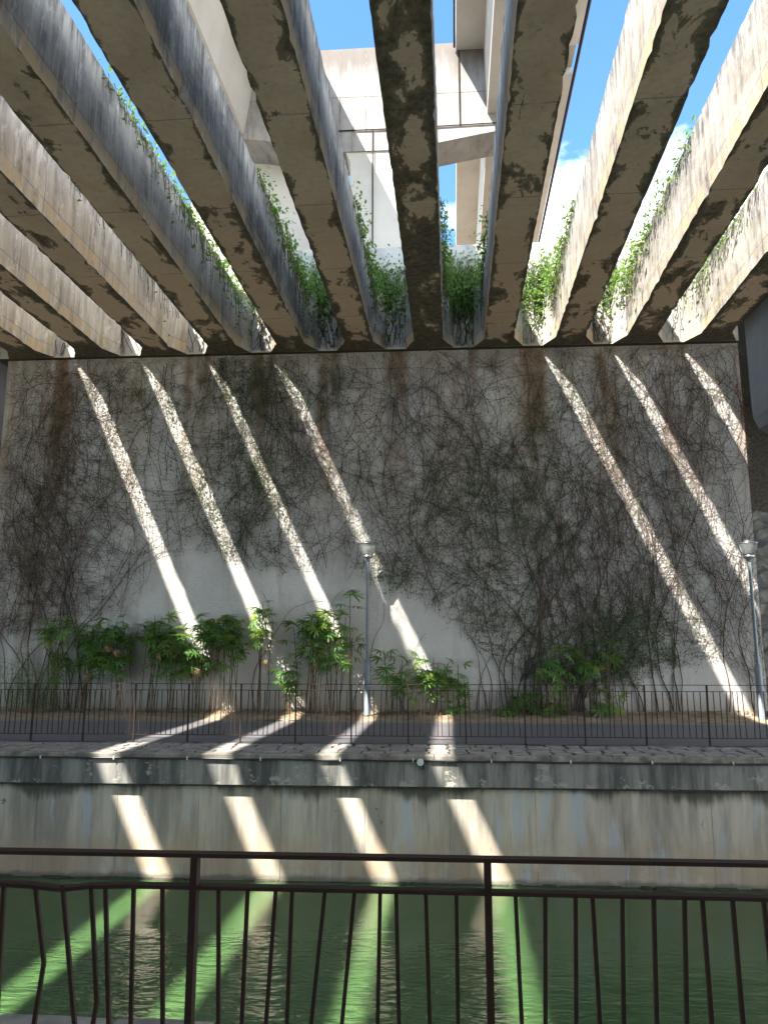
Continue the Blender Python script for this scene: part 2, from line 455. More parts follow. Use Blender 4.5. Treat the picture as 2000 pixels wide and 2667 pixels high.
class MB:
    def __init__(s):
        s.V = []; s.F = []
    def add(s, V, F):
        b = len(s.V)
        s.V += [tuple(v) for v in V]
        s.F += [tuple(i + b for i in f) for f in F]
    def box(s, x0, x1, y0, y1, z0, z1, c=0.0):
        if c <= 0:
            V = [(x, y, z) for z in (z0, z1) for x, y in ((x0, y0), (x1, y0), (x1, y1), (x0, y1))]
            s.add(V, [(3, 2, 1, 0), (4, 5, 6, 7), (0, 1, 5, 4), (1, 2, 6, 5), (2, 3, 7, 6), (3, 0, 4, 7)])
        else:   # top edges bevelled by c
            V = [(x, y, z0) for x, y in ((x0, y0), (x1, y0), (x1, y1), (x0, y1))]
            V += [(x, y, z1 - c) for x, y in ((x0, y0), (x1, y0), (x1, y1), (x0, y1))]
            V += [(x, y, z1) for x, y in ((x0 + c, y0 + c), (x1 - c, y0 + c), (x1 - c, y1 - c), (x0 + c, y1 - c))]
            F = [(3, 2, 1, 0), (8, 9, 10, 11)]
            for a in (0, 4):
                F += [(a + i, a + (i + 1) % 4, a + 4 + (i + 1) % 4, a + 4 + i) for i in range(4)]
            s.add(V, F)
        return s
    def prism(s, poly, axis, a, b):
        """poly of 2-D points extruded along axis between a and b"""
        def p3(q, t):
            return {'x': (t, q[0], q[1]), 'y': (q[0], t, q[1]), 'z': (q[0], q[1], t)}[axis]
        n = len(poly)
        V = [p3(q, a) for q in poly] + [p3(q, b) for q in poly]
        F = [tuple(range(n))[::-1], tuple(range(n, 2 * n))]
        F += [(i, (i + 1) % n, n + (i + 1) % n, n + i) for i in range(n)]
        s.add(V, F)
        return s
    def tube(s, pts, rad, n=6, cap=True):
        pts = [Vector(p) for p in pts]
        if not isinstance(rad, (list, tuple)):
            rad = [rad] * len(pts)
        rings = []
        for i, p in enumerate(pts):
            t = (pts[min(i + 1, len(pts) - 1)] - pts[max(i - 1, 0)]).normalized()
            a = t.cross(Vector((0, 1, 0.13))); a = a.normalized() if a.length > 1e-4 else Vector((1, 0, 0))
            b = t.cross(a)
            rings.append([p + (a * math.cos(2 * math.pi * k / n) + b * math.sin(2 * math.pi * k / n)) * rad[i] for k in range(n)])
        V = [v for r in rings for v in r]; F = []
        for i in range(len(rings) - 1):
            F += [(i * n + k, i * n + (k + 1) % n, (i + 1) * n + (k + 1) % n, (i + 1) * n + k) for k in range(n)]
        if cap:
            F += [tuple(range(n))[::-1], tuple((len(rings) - 1) * n + k for k in range(n))]
        s.add(V, F)
        return s
    def bar(s, pts, wx, wy):
        """square-section bar through pts (mostly vertical or along x)"""
        pts = [Vector(p) for p in pts]; n = 4; V = []; F = []
        for i, p in enumerate(pts):
            t = (pts[min(i + 1, len(pts) - 1)] - pts[max(i - 1, 0)]).normalized()
            a = t.cross(Vector((0, 1, 0))).normalized(); b = Vector((0, 1, 0))
            V += [p + a * sx * wx / 2 + b * sy * wy / 2 for sx, sy in ((-1, -1), (1, -1), (1, 1), (-1, 1))]
        for i in range(len(pts) - 1):
            F += [(i * 4 + k, i * 4 + (k + 1) % 4, i * 4 + 4 + (k + 1) % 4, i * 4 + 4 + k) for k in range(4)]
        e = (len(pts) - 1) * 4
        F += [(3, 2, 1, 0), (e, e + 1, e + 2, e + 3)]
        s.add(V, F)
        return s
    def lathe(s, prof, n=20, c=(0, 0, 0)):
        V = []; F = []
        for r, z in prof:
            V += [(c[0] + r * math.cos(2 * math.pi * k / n), c[1] + r * math.sin(2 * math.pi * k / n), c[2] + z) for k in range(n)]
        for i in range(len(prof) - 1):
            F += [(i * n + k, i * n + (k + 1) % n, (i + 1) * n + (k + 1) % n, (i + 1) * n + k) for k in range(n)]
        F += [tuple(range(n))[::-1], tuple((len(prof) - 1) * n + k for k in range(n))]
        s.add(V, F)
        return s
    def build(s, name, mat, parent=None, smooth=False):
        return link_mesh(name, s.V, s.F, mat, parent, smooth)

def tag(o, label=None, cat=None, group=None, kind=None):
    if label: o['label'] = label
    if cat: o['category'] = cat
    if group: o['group'] = group
    if kind: o['kind'] = kind
    return o

def thing(name, label, cat, loc=(0, 0, 0), rz=0.0, group=None):
    o = bpy.data.objects.new(name, None)
    o.empty_display_size = .2
    o.location = loc; o.rotation_euler = (0, 0, rz)
    col.objects.link(o)
    return tag(o, label, cat, group)

def dup(o, parent=None, loc=None, rot=None, scale=None):
    c = o.copy(); col.objects.link(c)
    c.parent = parent
    if loc is not None: c.location = loc
    if rot is not None: c.rotation_euler = rot
    if scale is not None: c.scale = scale
    return c

SK = math.tan(0.026124)
SKA = -0.026124                   # rotation that turns +Y onto the bridge axis
WY = 18.86                         # face of the retaining wall
EY = 18.70                        # face of the bridge end wall
SOF, TOPZ = 9.20, 10.72           # underside and top of the beams
LEFTS = [-11.45, -9.66, -7.875, -6.158, -4.394, -2.652, -.893, .865, 2.622, 4.369, 6.149]

# ------------------------------------------------------------------ ground, road, water
def sheet(name, x0, x1, y0, y1, z, mat, kind='structure'):
    o = link_mesh(name, [(x0, y0, z), (x1, y0, z), (x1, y1, z), (x0, y1, z)], [(0, 1, 2, 3)], mat)
    return tag(o, kind=kind)
sheet('ground', -300, 300, 13.4, 500, -.06, m_soil)
sheet('ground', -300, 300, -500, 3.4, -.06, m_soil)
sheet('canal_bed', -300, 300, 3.0, 13.4, -3.6, m_soil)
sheet('road', -60, 60, 13.62, 17.55, 0.0, m_asphalt)
g = []; f = []
nx, ny = 260, 9
for i in range(nx + 1):
    for j in range(ny + 1):
        x = -16 + 32 * i / nx; t = j / ny
        y = 17.42 + (19.3 - 17.42) * t
        z = -.012 + .02 * math.sin(x * 1.3) * (1 - t) + .14 * t + .018 * math.sin(x * 5.1 + t * 7) * t + random.uniform(-.012, .016)
        if x > 6.5: z -= min(1, (x - 6.5) / 1.5) * .10 * t
        if j == 0: y += .05 * math.sin(x * 2.3) + .03 * math.sin(x * 7.1)
        g.append((x, y, z))
for i in range(nx):
    for j in range(ny):
        a = i * (ny + 1) + j
        f.append((a, a + ny + 1, a + ny + 2, a + 1))
tag(link_mesh('soil_strip', g, f, m_soil, smooth=True), kind='structure')
tag(link_mesh('water', [(-120, 3.3, -1.9), (120, 3.3, -1.9), (120, 12.7, -1.9), (-120, 12.7, -1.9)], [(0, 1, 2, 3)], m_water), kind='structure')

# ------------------------------------------------------------------ far canal bank: kerb, paving, canal wall
bank = MB().box(-60, 60, 12.30, 13.62, -.5, -.012).build('canal_bank', m_mortar)
tag(bank, kind='structure')
# crazy paving, each stone its own mesh
def stone(cx, cy, w, d, parent, z=0.0, name='paving_stone', mat=None):
    pts = []
    for sx, sy in ((-1, -1), (0, -1.04), (1, -1), (1.03, 0), (1, 1), (0, 1.03), (-1, 1), (-1.03, 0)):
        pts.append((cx + sx * w / 2 + random.uniform(-.02, .02), cy + sy * d / 2 + random.uniform(-.02, .02)))
    h = z + random.uniform(-.004, .009)
    tx, ty = random.uniform(-.01, .01), random.uniform(-.01, .01)
    zz = lambda p: h + (p[0] - cx) * tx + (p[1] - cy) * ty
    V = [(p[0], p[1], z - .012) for p in pts] + [(p[0], p[1], zz(p) - .006) for p in pts]
    V += [(cx + (p[0] - cx) * .93, cy + (p[1] - cy) * .93, zz(p)) for p in pts]
    F = [tuple(range(16, 24))]
    for a in (0, 8):
        F += [(a + k, a + (k + 1) % 8, a + 8 + (k + 1) % 8, a + 8 + k) for k in range(8)]
    return link_mesh(name, V, F, mat or m_paver, parent)
for row, (yc, d) in enumerate(((12.575, .27), (12.865, .27), (13.15, .26), (13.43, .26))):
    x = -8.2 + row * .13
    while x < 7.4:
        w = random.uniform(.22, .46)
        stone(x + w / 2, yc, w - .042, d - .036, bank)
        x += w
x = -13.0
while x < 12:                     # kerb stones along the canal edge
    w = random.uniform(.85, 1.15)
    MB().box(x + .004, x + w - .004, 12.25, 12.42, -.09, random.uniform(-.004, .006), .014).build('kerb_stone', m_kerb, bank)
    x += w
fr = MB()
x = -15.0
while x < 13:
    w = random.uniform(.12, .5)
    fr.box(x, x + w, 12.40 - random.uniform(.015, .07), 12.44, -2.0, -1.9 + random.uniform(.004, .03), .003)
    x += w + random.choice((0, 0, .04))
cw = thing('canal_wall', 'stained concrete canal wall rising from the green water below the paved edge', 'canal wall', (0, 12.45, -1.9))
ledge = MB()
ledge.box(-60, 60, 12.27, 12.70, -.467, -.0905)
lo = ledge.build('ledge', m_ledge, cw); lo.location = (0, -12.45, 1.9)
lo['label'] = 'blackened overhanging ledge of the canal wall'
xs = [-14.2 + 1.31 * k for k in range(21)]
for k, x in enumerate(xs):
    o = MB().box(x + .003, x + 1.31 - .003, 12.40 + random.uniform(0, .004), 12.70, -3.6, -.468).build('wall_panel', m_canal, cw)
    o.location = (0, -12.45, 1.9)
o = MB().box(-60, 60, 12.412, 12.72, -3.6, -.468).build('wall_core', m_canal, cw); o.location = (0, -12.45, 1.9)
o = fr.build('waterline_fringe', m_mortar, cw); o.location = (0, -12.45, 1.9); o['kind'] = 'stuff'  # irregular dark fringe along the waterline
# cable pipe along the ledge
pipe = thing('cable_pipe', 'thin black pipe clipped along the top of the canal ledge', 'pipe', (0, 12.23, -.075))
pts = [(x, 0, -.010 * abs(math.sin(x * 2.6)) - .0015 * x) for x in np.arange(-14, 14.01, .3)]
MB().tube(pts, .014, 8).build('pipe_run', m_pipe, pipe, True)
for k in range(23):
    x = -13.4 + k * 1.19 + random.uniform(-.04, .04)
    MB().box(x - .009, x + .009, -.017, .02, -.022, .026).build('pipe_clip', m_clip, pipe)
jb = MB().lathe([(.045, 0), (.052, .004), (.052, .05), (.04, .055)], 16)
jo = jb.build('pipe_cap', m_clip, pipe, False); jo.location = (-.23, .0, -.02); jo.rotation_euler = (R(90), 0, 0)
jo2 = MB().lathe([(.04, 0), (.04, .09)], 12).build('pipe_elbow', m_pipe, pipe); jo2.location = (-.18, .012, -.13)

# near bank under the foreground railing
nb = MB().box(-60, 60, .5, 3.72, -.5, -.012).build('canal_bank', m_mortar)
tag(nb, kind='structure')
for row, (yc, d) in enumerate(((3.60, .30), (3.28, .30), (2.96, .30))):
    x = -4.2 + row * .15
    while x < 3.6:
        w = random.uniform(.25, .6)
        stone(x + w / 2, yc + random.uniform(-.02, .03), w - .03, d - .02, nb)
        x += w
sheet('footpath', -60, 60, -2.84, 2.7, 0.0, m_pale)  # unseen path, kept pale to bounce light onto the beam undersides
nw = MB().box(-60, 60, 3.55, 3.70, -3.6, -.5).build('canal_wall', m_canal)
tag(nw, 'concrete canal wall beneath the foreground bank and railing', 'canal wall')

# ------------------------------------------------------------------ retaining wall
wm = MB()
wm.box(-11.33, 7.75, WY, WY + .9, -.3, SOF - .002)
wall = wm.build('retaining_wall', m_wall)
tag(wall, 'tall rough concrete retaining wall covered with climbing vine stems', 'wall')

nwall = MB().box(-14, 12, -3.8, -2.85, -.3, SOF - .002).build('retaining_wall', m_nearwall)  # unseen mirror of the far wall, added to cut light from behind
tag(nwall, 'unseen concrete retaining wall on the near bank opposite the vine covered one', 'wall')

# ------------------------------------------------------------------ the bridge
bridge = thing('concrete_bridge', 'weathered concrete bridge of parallel beams with open gaps between them', 'bridge', (0, 0, 0))
def beam_mesh(seed):
    rnd = random.Random(seed)
    ys = list(np.arange(-2.7, 18.1, .15)) + [18.16, 18.25, 18.4, 18.55, 18.70]
    V = []; F = []
    prof = [(-1, 0), (-.5, 0), (0, 0), (.5, 0), (1, 0), (1, .30), (1, 1.0), (1, 1.50), (.95, 1.52), (-.95, 1.52), (-1, 1.50), (-1, 1.0), (-1, .30)]
    n = len(prof)
    jx = [0, 0]
    for y in ys:
        hw = .37 + max(0, min(1, (y - 18.16) / .54)) * .27
        jl, jr = rnd.gauss(0, .007), rnd.gauss(0, .007)
        zl, zr = abs(rnd.gauss(0, .007)), abs(rnd.gauss(0, .007))
        if rnd.random() < .06: jl = rnd.uniform(.02, .045)
        if rnd.random() < .06: jr = rnd.uniform(.02, .045)
        for i, (px, pz) in enumerate(prof):
            x, z = px * hw, pz
            if i == 0: x += abs(jl); z += zl if y < 18.1 else 0
            if i == 4: x -= abs(jr); z += zr if y < 18.1 else 0
            if i in (7, 8): x += rnd.gauss(0, .006); z += rnd.gauss(0, .008)
            if i in (9, 10): x += rnd.gauss(0, .006); z += rnd.gauss(0, .008)
            V.append((x, y, z))
    for r in range(len(ys) - 1):
        for i in range(n):
            a, b = r * n + i, r * n + (i + 1) % n
            F.append((a, a + n, b + n, b))
    F.append(tuple(range(n)))
    F.append(tuple((len(ys) - 1) * n + i for i in range(n))[::-1])
    return V, F
ALG = [.02, .03, -.02, -.02, .0, .0, .13, -.02, .01, .03, .04]
for i, xl in enumerate(LEFTS):
    V, F = beam_mesh(100 + i)
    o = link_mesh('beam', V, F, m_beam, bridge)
    o.location = (xl + .37, 0, SOF)
    o.rotation_euler = (0, 0, SKA)
    o['algae'] = ALG[i]
    o['side_dark'] = [.1, .15, .2, .4, .8, .8, .5, .35, .5, .55, .5][i]
    if i == 6: o['label'] = 'beam with its underside mostly black with algae'
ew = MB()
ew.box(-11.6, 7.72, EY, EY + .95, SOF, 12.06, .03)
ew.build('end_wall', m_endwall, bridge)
MB().box(-14, 12, -3.8, -2.72, SOF, 11.4, .03).build('end_wall', m_endwall, bridge)  # unseen near end wall, added to block light from behind the camera

# ------------------------------------------------------------------ elevated structures above and behind
def skew_prism(mb, poly, y0, y1):
    n = len(poly)
    V = [(q[0] + y0 * SK, y0, q[1]) for q in poly] + [(q[0] + y1 * SK, y1, q[1]) for q in poly]
    F = [tuple(range(n)), tuple(range(n, 2 * n))[::-1]] + [(i, n + i, n + (i + 1) % n, (i + 1) % n) for i in range(n)]
    mb.add(V, F)
dl = thing('elevated_deck', 'pale concrete elevated deck passing above the beams beside the tall stained pier', 'elevated deck', (-8.5, 0, 21))
mb = MB()
skew_prism(mb, [(-9.75, 20.95), (-7.72, 20.95), (-7.35, 23.7), (-5.35, 24.0), (-5.35, 25.0), (-11.3, 25.0), (-11.3, 24.0), (-10.1, 23.7)], -45, 25.98)
o = mb.build('box_girder', m_pale, dl); o.location = (8.5, 0, -21)
dr = thing('elevated_deck', 'pale elevated deck with a thin drain pipe along its outer edge, seen against blue sky', 'elevated deck', (2.5, 0, 22))
mb = MB()
skew_prism(mb, [(1.55, 21.4), (3.6, 21.4), (3.7, 23.95), (5.06, 24.15), (5.06, 25.1), (.42, 25.1), (.42, 24.15), (1.48, 24.15)], -45, 25.98)
o = mb.build('box_girder', m_pale, dr); o.location = (-2.5, 0, -22)
mb = MB()
skew_prism(mb, [(.46, 23.95), (1.55, 23.95), (1.6, 21.4), (3.6, 21.4), (3.7, 23.95), (5.06, 24.15), (5.06, 25.1), (.46, 25.1)], 27.6, 75)
o = mb.build('far_span', m_pale, dr); o.location = (-2.5, 0, -22)
mb = MB(); skew_prism(mb, [(.46, 24.54), (5.06, 24.54), (5.06, 25.1), (.46, 25.1)], 25.985, 27.595)
o = mb.build('joint_slab', m_pale, dr); o.location = (-2.5, 0, -22)
for dx in (.42, .50):
    mb = MB()
    mb.tube([(5.02 + dx * .28 + y * SK, y, 24.35 - dx * .3) for y in (-45, -10, 0, 10, 20, 26, 50, 75)], .055, 8)
    o = mb.build('drain_pipe', m_rust, dr); o.location = (-2.5, 0, -22)
mb = MB()
mb.tube([(.36 + y * SK, y, 24.22) for y in (-45, 0, 25.9)], .04, 8)
o = mb.build('conduit', m_rust, dr); o.location = (-2.5, 0, -22)

pier = thing('portal_pier', 'tall concrete pier with a streaked crosshead beam, lit by the sun behind the beams', 'pier', (-2, 26, 0))
def child(mb, name, mat, par, off, smooth=False):
    o = mb.build(name, mat, par, smooth); o.location = (-off[0], -off[1], -off[2]); return o
po = (-2, 26, 0)
# crosshead with haunched soffit
bot = [(-10.5, 21.2), (-8.5, 20.95), (-6.2, 20.66), (-4.6, 20.25), (-3.2, 20.05), (-.4, 20.05), (.36, 20.27), (1.4, 20.46), (2.5, 20.65), (3.4, 20.8)]
top = [(3.4, 24.52), (.56, 24.49), (-4.1, 24.45), (-10.5, 24.4)]
child(MB().prism(bot + top, 'y', 26.0, 27.5), 'crosshead', m_cross, pier, po)
# column with flared head, front nearly flush with the crosshead
prof = [(-3.12, 20.046), (-3.02, 19.86), (-2.94, 19.6), (-2.92, 0), (-.5, 0), (-.5, 19.6), (-.42, 19.86), (-.3, 20.046)]
child(MB().prism(prof, 'y', 26.06, 27.4), 'column', m_pale, pier, po)
child(MB().box(-9.5, -3.4, 27.502, 28.5, 0, 22), 'rear_wall', m_pale, pier, po)
child(MB().tube([(-2.09, 25.97, 14), (-2.09, 25.97, 20.9)], .028, 6), 'conduit', m_rust, pier, po)
child(MB().tube([(-5, 25.96, 20.92), (-1, 25.96, 20.9), (3.3, 25.96, 20.98)], .026, 6), 'conduit', m_rust, pier, po)
child(MB().tube([(1.2, 25.96, 20.96), (1.2, 25.96, 24.1)], .026, 6), 'conduit', m_rust, pier, po)
for x in (-4.4, -3.35, -2.35, -.9, 0.1):
    child(MB().box(x - .012, x + .012, 25.994, 26.01, 20.5, 24.4), 'formwork_joint', m_kerb, pier, po)
for z in (22.35,):
    child(MB().box(-10, 3.35, 25.994, 26.01, z - .012, z + .012), 'formwork_joint', m_kerb, pier, po)

# neighbouring bridges either side
def girder(name, label, poly, x0, x1, deckz, endx):
    t = thing(name, label, 'bridge', (x0, 22, 0))
    off = (x0, 22, 0)
    child(MB().prism(poly, 'y', 20.8, 22.6), 'pier_cap', m_grey, t, off)
    d = MB(); skew_prism(d, [(x0, deckz), (x1, deckz), (x1, deckz + 1.3), (x0, deckz + 1.3)], -30, 34)
    child(d, 'deck_slab', m_grey, t, off)
    child(MB().box(min(x0, x1) - 1, max(x0, x1) + 4, 31, 31.6, -1, deckz), 'abutment', m_mortar, t, off)  # abutment coloured dark to paint in the deep shade beneath the deck
    return t
girder('neighbour_bridge', 'grey bridge with a round-cornered pier cap beyond the sunlit end of the wall',
       [(9.54, 11.4), (9.54, 8.7), (9.57, 8.3), (9.70, 7.98), (9.95, 7.80), (10.3, 7.74), (16, 7.74), (16, 11.4)], 7.75, 20, 11.4, 0)
girder('neighbour_bridge', 'grey bridge with a round-cornered girder just past the brown stained end of the wall',
       [(-13.08, 10.6), (-13.08, 8.6), (-13.12, 8.2), (-13.25, 7.85), (-13.5, 7.62), (-13.9, 7.55), (-20, 7.55), (-20, 10.6)], -30, -11.75, 10.6, 0)

# rocky slope beyond the wall's right end
g = []; f = []
nx, ny = 46, 40
for i in range(nx + 1):
    for j in range(ny + 1):
        x = 7.72 + 14 * i / nx; t = j / ny
        y = 18.6 + 7.4 * t
        z = -.1 + 6.2 * t ** 1.0 + random.uniform(-.13, .13) * min(1, t * 6)
        g.append((x, y + random.uniform(-.1, .1), z))
for i in range(nx):
    for j in range(ny):
        a = i * (ny + 1) + j
        f.append((a, a + ny + 1, a + ny + 2, a + 1))
tag(link_mesh('rocky_slope', g, f, m_rock), kind='structure')

# ------------------------------------------------------------------ railings
rail_far = thing('canal_railing', 'long thin rusty steel railing along the far edge of the road', 'railing', (-1, 13.65, 0))
def one(mb, name, parent, loc, rot=(0, 0, 0)):
    o = mb.build(name, m_rust, parent); o.location = loc; o.rotation_euler = rot; return o
posts = [-11.22 + 1.01 * k for k in range(5)] + [-6.23, -5.31, -4.34, -3.4, -2.43, -1.45, -.46, .53, 1.54, 2.55, 3.57, 4.61, 5.66, 6.7, 7.72]
one(MB().box(-13, 9, -.02, .02, .992, 1.002), 'top_rail', rail_far, (1, 0, 0))
one(MB().box(-13, 9, -.018, .018, .885, .895), 'second_rail', rail_far, (1, 0, 0))
one(MB().box(-13, 9, -.016, .016, .118, .127), 'bottom_rail', rail_far, (1, 0, 0))
p0 = one(MB().box(-.011, .011, -.021, .021, 0, .991), 'post', rail_far, (posts[0] + 1, 0, 0))
b0 = one(MB().box(-.006, .006, -.006, .006, 0, .76), 'baluster', rail_far, (posts[0] + 1.1, 0, .126))
for i, x in enumerate(posts):
    if i: dup(p0, rail_far, (x + 1, 0, 0), (0, random.uniform(-.012, .012), 0))
    nxt = posts[i + 1] if i + 1 < len(posts) else x + 1.0
    n = 10
    for k in range(1, n):
        xx = x + (nxt - x) * k / n + random.uniform(-.018, .018)
        if i == 0 and k == 1: continue
        dup(b0, rail_far, (xx + 1, 0, .126), (0, random.gauss(0, .028), 0))

rail_near = thing('foreground_railing', 'dark brown steel railing in the foreground with a few bent balusters', 'railing', (0, 2.71, 0))
one(MB().bar([(-6, 0, .992), (6, 0, .992)], .013, .042), 'top_rail', rail_near, (0, 0, 0))
sr = [(-6, 0, .888), (-1.65, 0, .892), (-1.50, 0, .8885), (-1.373, 0, .883), (-1.285, 0, .8755), (-1.25, 0, .877), (-1.17, 0, .886), (-1.041, 0, .890), (-.83, 0, .890), (6, 0, .886)]
one(MB().bar(sr, .012, .040), 'second_rail', rail_near, (0, 0, 0))['label'] = 'second rail with a dent near one end'
one(MB().bar([(-6, 0, .122), (6, 0, .122)], .012, .036), 'bottom_rail', rail_near, (0, 0, 0))
for k in range(-5, 6):
    x = -.816 + .984 * (k + 1)
    one(MB().box(-.0115, .0115, -.021, .021, 0, .985), 'post', rail_near, (x, 0, 0))
BAL = [[(-1.481, .863), (-1.474, .637)], [(-1.371, .869), (-1.321, .641), (-1.34, .456)], [(-1.274, .867), (-1.203, .46)],
 [(-1.174, .873), (-1.131, .525), (-1.139, .462)], [(-1.124, .874), (-1.087, .463)], [(-1.026, .875), (-1.012, .465)], [(-.926, .877), (-.905, .468)],
 [(-.733, .877), (-.719, .474)], [(-.634, .879), (-.641, .476)], [(-.538, .879), (-.561, .478)], [(-.483, .878), (-.492, .48)], [(-.372, .88), (-.412, .482)],
 [(-.273, .879), (-.312, .485)], [(-.188, .88), (-.196, .488)], [(-.135, .877), (-.127, .49)], [(-.037, .879), (-.028, .493)], [(.064, .881), (.063, .495)],
 [(.257, .878), (.266, .501)], [(.354, .88), (.341, .503)], [(.452, .878), (.438, .506)], [(.506, .879), (.512, .508)], [(.602, .877), (.587, .51)],
 [(.702, .878), (.69, .513)], [(.8, .878), (.783, .516)], [(.856, .877), (.86, .518)], [(.951, .877), (.956, .52)], [(1.049, .877), (1.054, .724)]]
for b in BAL:
    (xa, za), (xb, zb) = b[0], b[-1]
    x0, z0 = (b[-2] if len(b) > 2 else b[0])
    k = (xb - x0) / (zb - z0)
    xe = xb + k * (.125 - zb) * (.5 if len(b) > 2 else .9)
    pts = [(xa, 0, .886)] + [(x, 0, z) for x, z in b[1:]] + [(xe, 0, .126)]
    o = one(MB().bar(pts, .0125, .0125), 'baluster', rail_near, (0, 0, 0))
    if len(b) > 2: o['label'] = 'bent baluster with a kink in its middle'
bx = one(MB().bar([(0, 0, .126), (0, 0, .884)], .0125, .0125), 'baluster', rail_near, (-1.59, 0, 0))
for k in range(40):
    for x in (-1.59 - .098 * k, 1.25 + .098 * k):
        if k and abs(x) < 5.9: dup(bx, rail_near, (x, 0, 0))

# ------------------------------------------------------------------ lamp posts
def lamp(label, loc):
    t = thing('lamp_post', label, 'lamp post', loc, 0, 'grey lamp posts along the path')
    MB().lathe([(.13, 0), (.13, .012), (.078, .02), (.078, 1.22), (.070, 1.255), (.040, 1.30), (.036, 3.58), (.034, 3.60)], 16).build('pole', m_post, t, True)
    MB().box(.076, .086, -.02, .02, 1.0, 1.07).build('hatch', m_post, t)
    MB().lathe([(.050, 3.60), (.055, 3.62), (.055, 3.66), (.10, 3.675), (.118, 3.70), (.118, 3.735), (.10, 3.74)], 20).build('collar', m_silver, t, True)
    MB().lathe([(.112, 3.74), (.135, 3.78), (.178, 3.90), (.208, 4.0), (.213, 4.015), (.205, 4.018)], 28).build('diffuser', m_glass, t, True)
    MB().lathe([(.218, 4.012), (.216, 4.024), (.13, 4.05), (.075, 4.062), (.07, 4.085), (.03, 4.105)], 24).build('cap', m_silver, t, True)
    return t
lamp('grey lamp post in front of the bare patch of wall, its head beside a sunbeam', (-1.566, 18.24, .055))
lamp('grey lamp post by the last sunbeam at the dark end of the wall', (7.25, 18.0, -.04))

# ------------------------------------------------------------------ vines on the wall
def interp_clear(X):
    xs = [-11.4, -10.6, -9.7, -7.5, -6.87, -6.1, -4.0, -2.6, -1.6, -.25, 1.16, 1.9, 3.0, 4.6, 5.4, 6.6, 7.8]
    zs = [1.7, 1.7, 2.0, 2.4, 3.6, 3.95, 3.4, 3.3, 3.2, 2.6, 1.5, .75, .4, .5, 1.1, 1.1, .2]
    return np.interp(X, xs, zs)
def dens(X, Z):
    d = .62 + .38 * np.sin(X * .9 + Z * .55 + 1.2) * np.sin(Z * .8 - X * .35)
    d = d + .35 * np.exp(-((X + 9.9) / 1.0) ** 2) + .25 * (X > 3) + .2 * np.exp(-((X - 1.5) / 2.2) ** 2) * (Z < 6)
    return np.clip(d, .12, 1.4)
class Strips:
    """many 3-sided stems joined into one mesh"""
    def __init__(s): s.V = []; s.F = []; s.n = 0
    def stem(s, P, rad):
        P = np.asarray(P); n = len(P)
        T = np.gradient(P, axis=0); T /= np.linalg.norm(T, axis=1, keepdims=True) + 1e-9
        ref = np.array([0.05, 1.0, .02]); A = np.cross(T, ref); A /= np.linalg.norm(A, axis=1, keepdims=True) + 1e-9
        B = np.cross(T, A)
        rad = np.asarray(rad).reshape(-1, 1)
        ring = [P + rad * (A * math.cos(t) + B * math.sin(t)) for t in (0.3, 2.39, 4.49)]
        V = np.stack(ring, 1).reshape(-1, 3)
        i = np.arange(n - 1)[:, None] * 3; k = np.arange(3)[None]
        F = np.stack([i + k, i + (k + 1) % 3, i + 3 + (k + 1) % 3, i + 3 + k], -1).reshape(-1, 4) + s.n
        s.V.append(V); s.F.append(F); s.n += len(V)
    def build(s, name, mat, parent=None):
        return np_mesh(name, np.concatenate(s.V), np.concatenate(s.F), mat, parent)
class Leaves:
    def __init__(s): s.c = []; s.sz = []; s.face = []
    def add(s, c, size, face=(0, -1, .3)):
        s.c.append(c); s.sz.append(size); s.face.append(face)
    def build(s, name, mat, parent=None, spread=.8, aspect=.5):
        C = np.asarray(s.c, float); n = len(C); S = np.asarray(s.sz, float)[:, None]
        N = np.asarray(s.face, float) + rng.normal(0, spread, (n, 3)); N /= np.linalg.norm(N, axis=1, keepdims=True)
        D = rng.normal(0, 1, (n, 3)) + np.array([0, 0, -.6]); D -= N * (D * N).sum(1, keepdims=True); D /= np.linalg.norm(D, axis=1, keepdims=True)
        W = np.cross(N, D)
        b = C; t = C + D * S
        l = C + D * S * .45 + W * S * aspect * .5 + N * S * .12
        r = C + D * S * .45 - W * S * aspect * .5 + N * S * .12
        V = np.stack([b, r, t, l], 1).reshape(-1, 3)
        q = np.arange(n)[:, None] * 4
        F = np.concatenate([q + np.array([[0, 1, 2]]), q + np.array([[0, 2, 3]])], 0)
        return np_mesh(name, V, F, mat, parent)

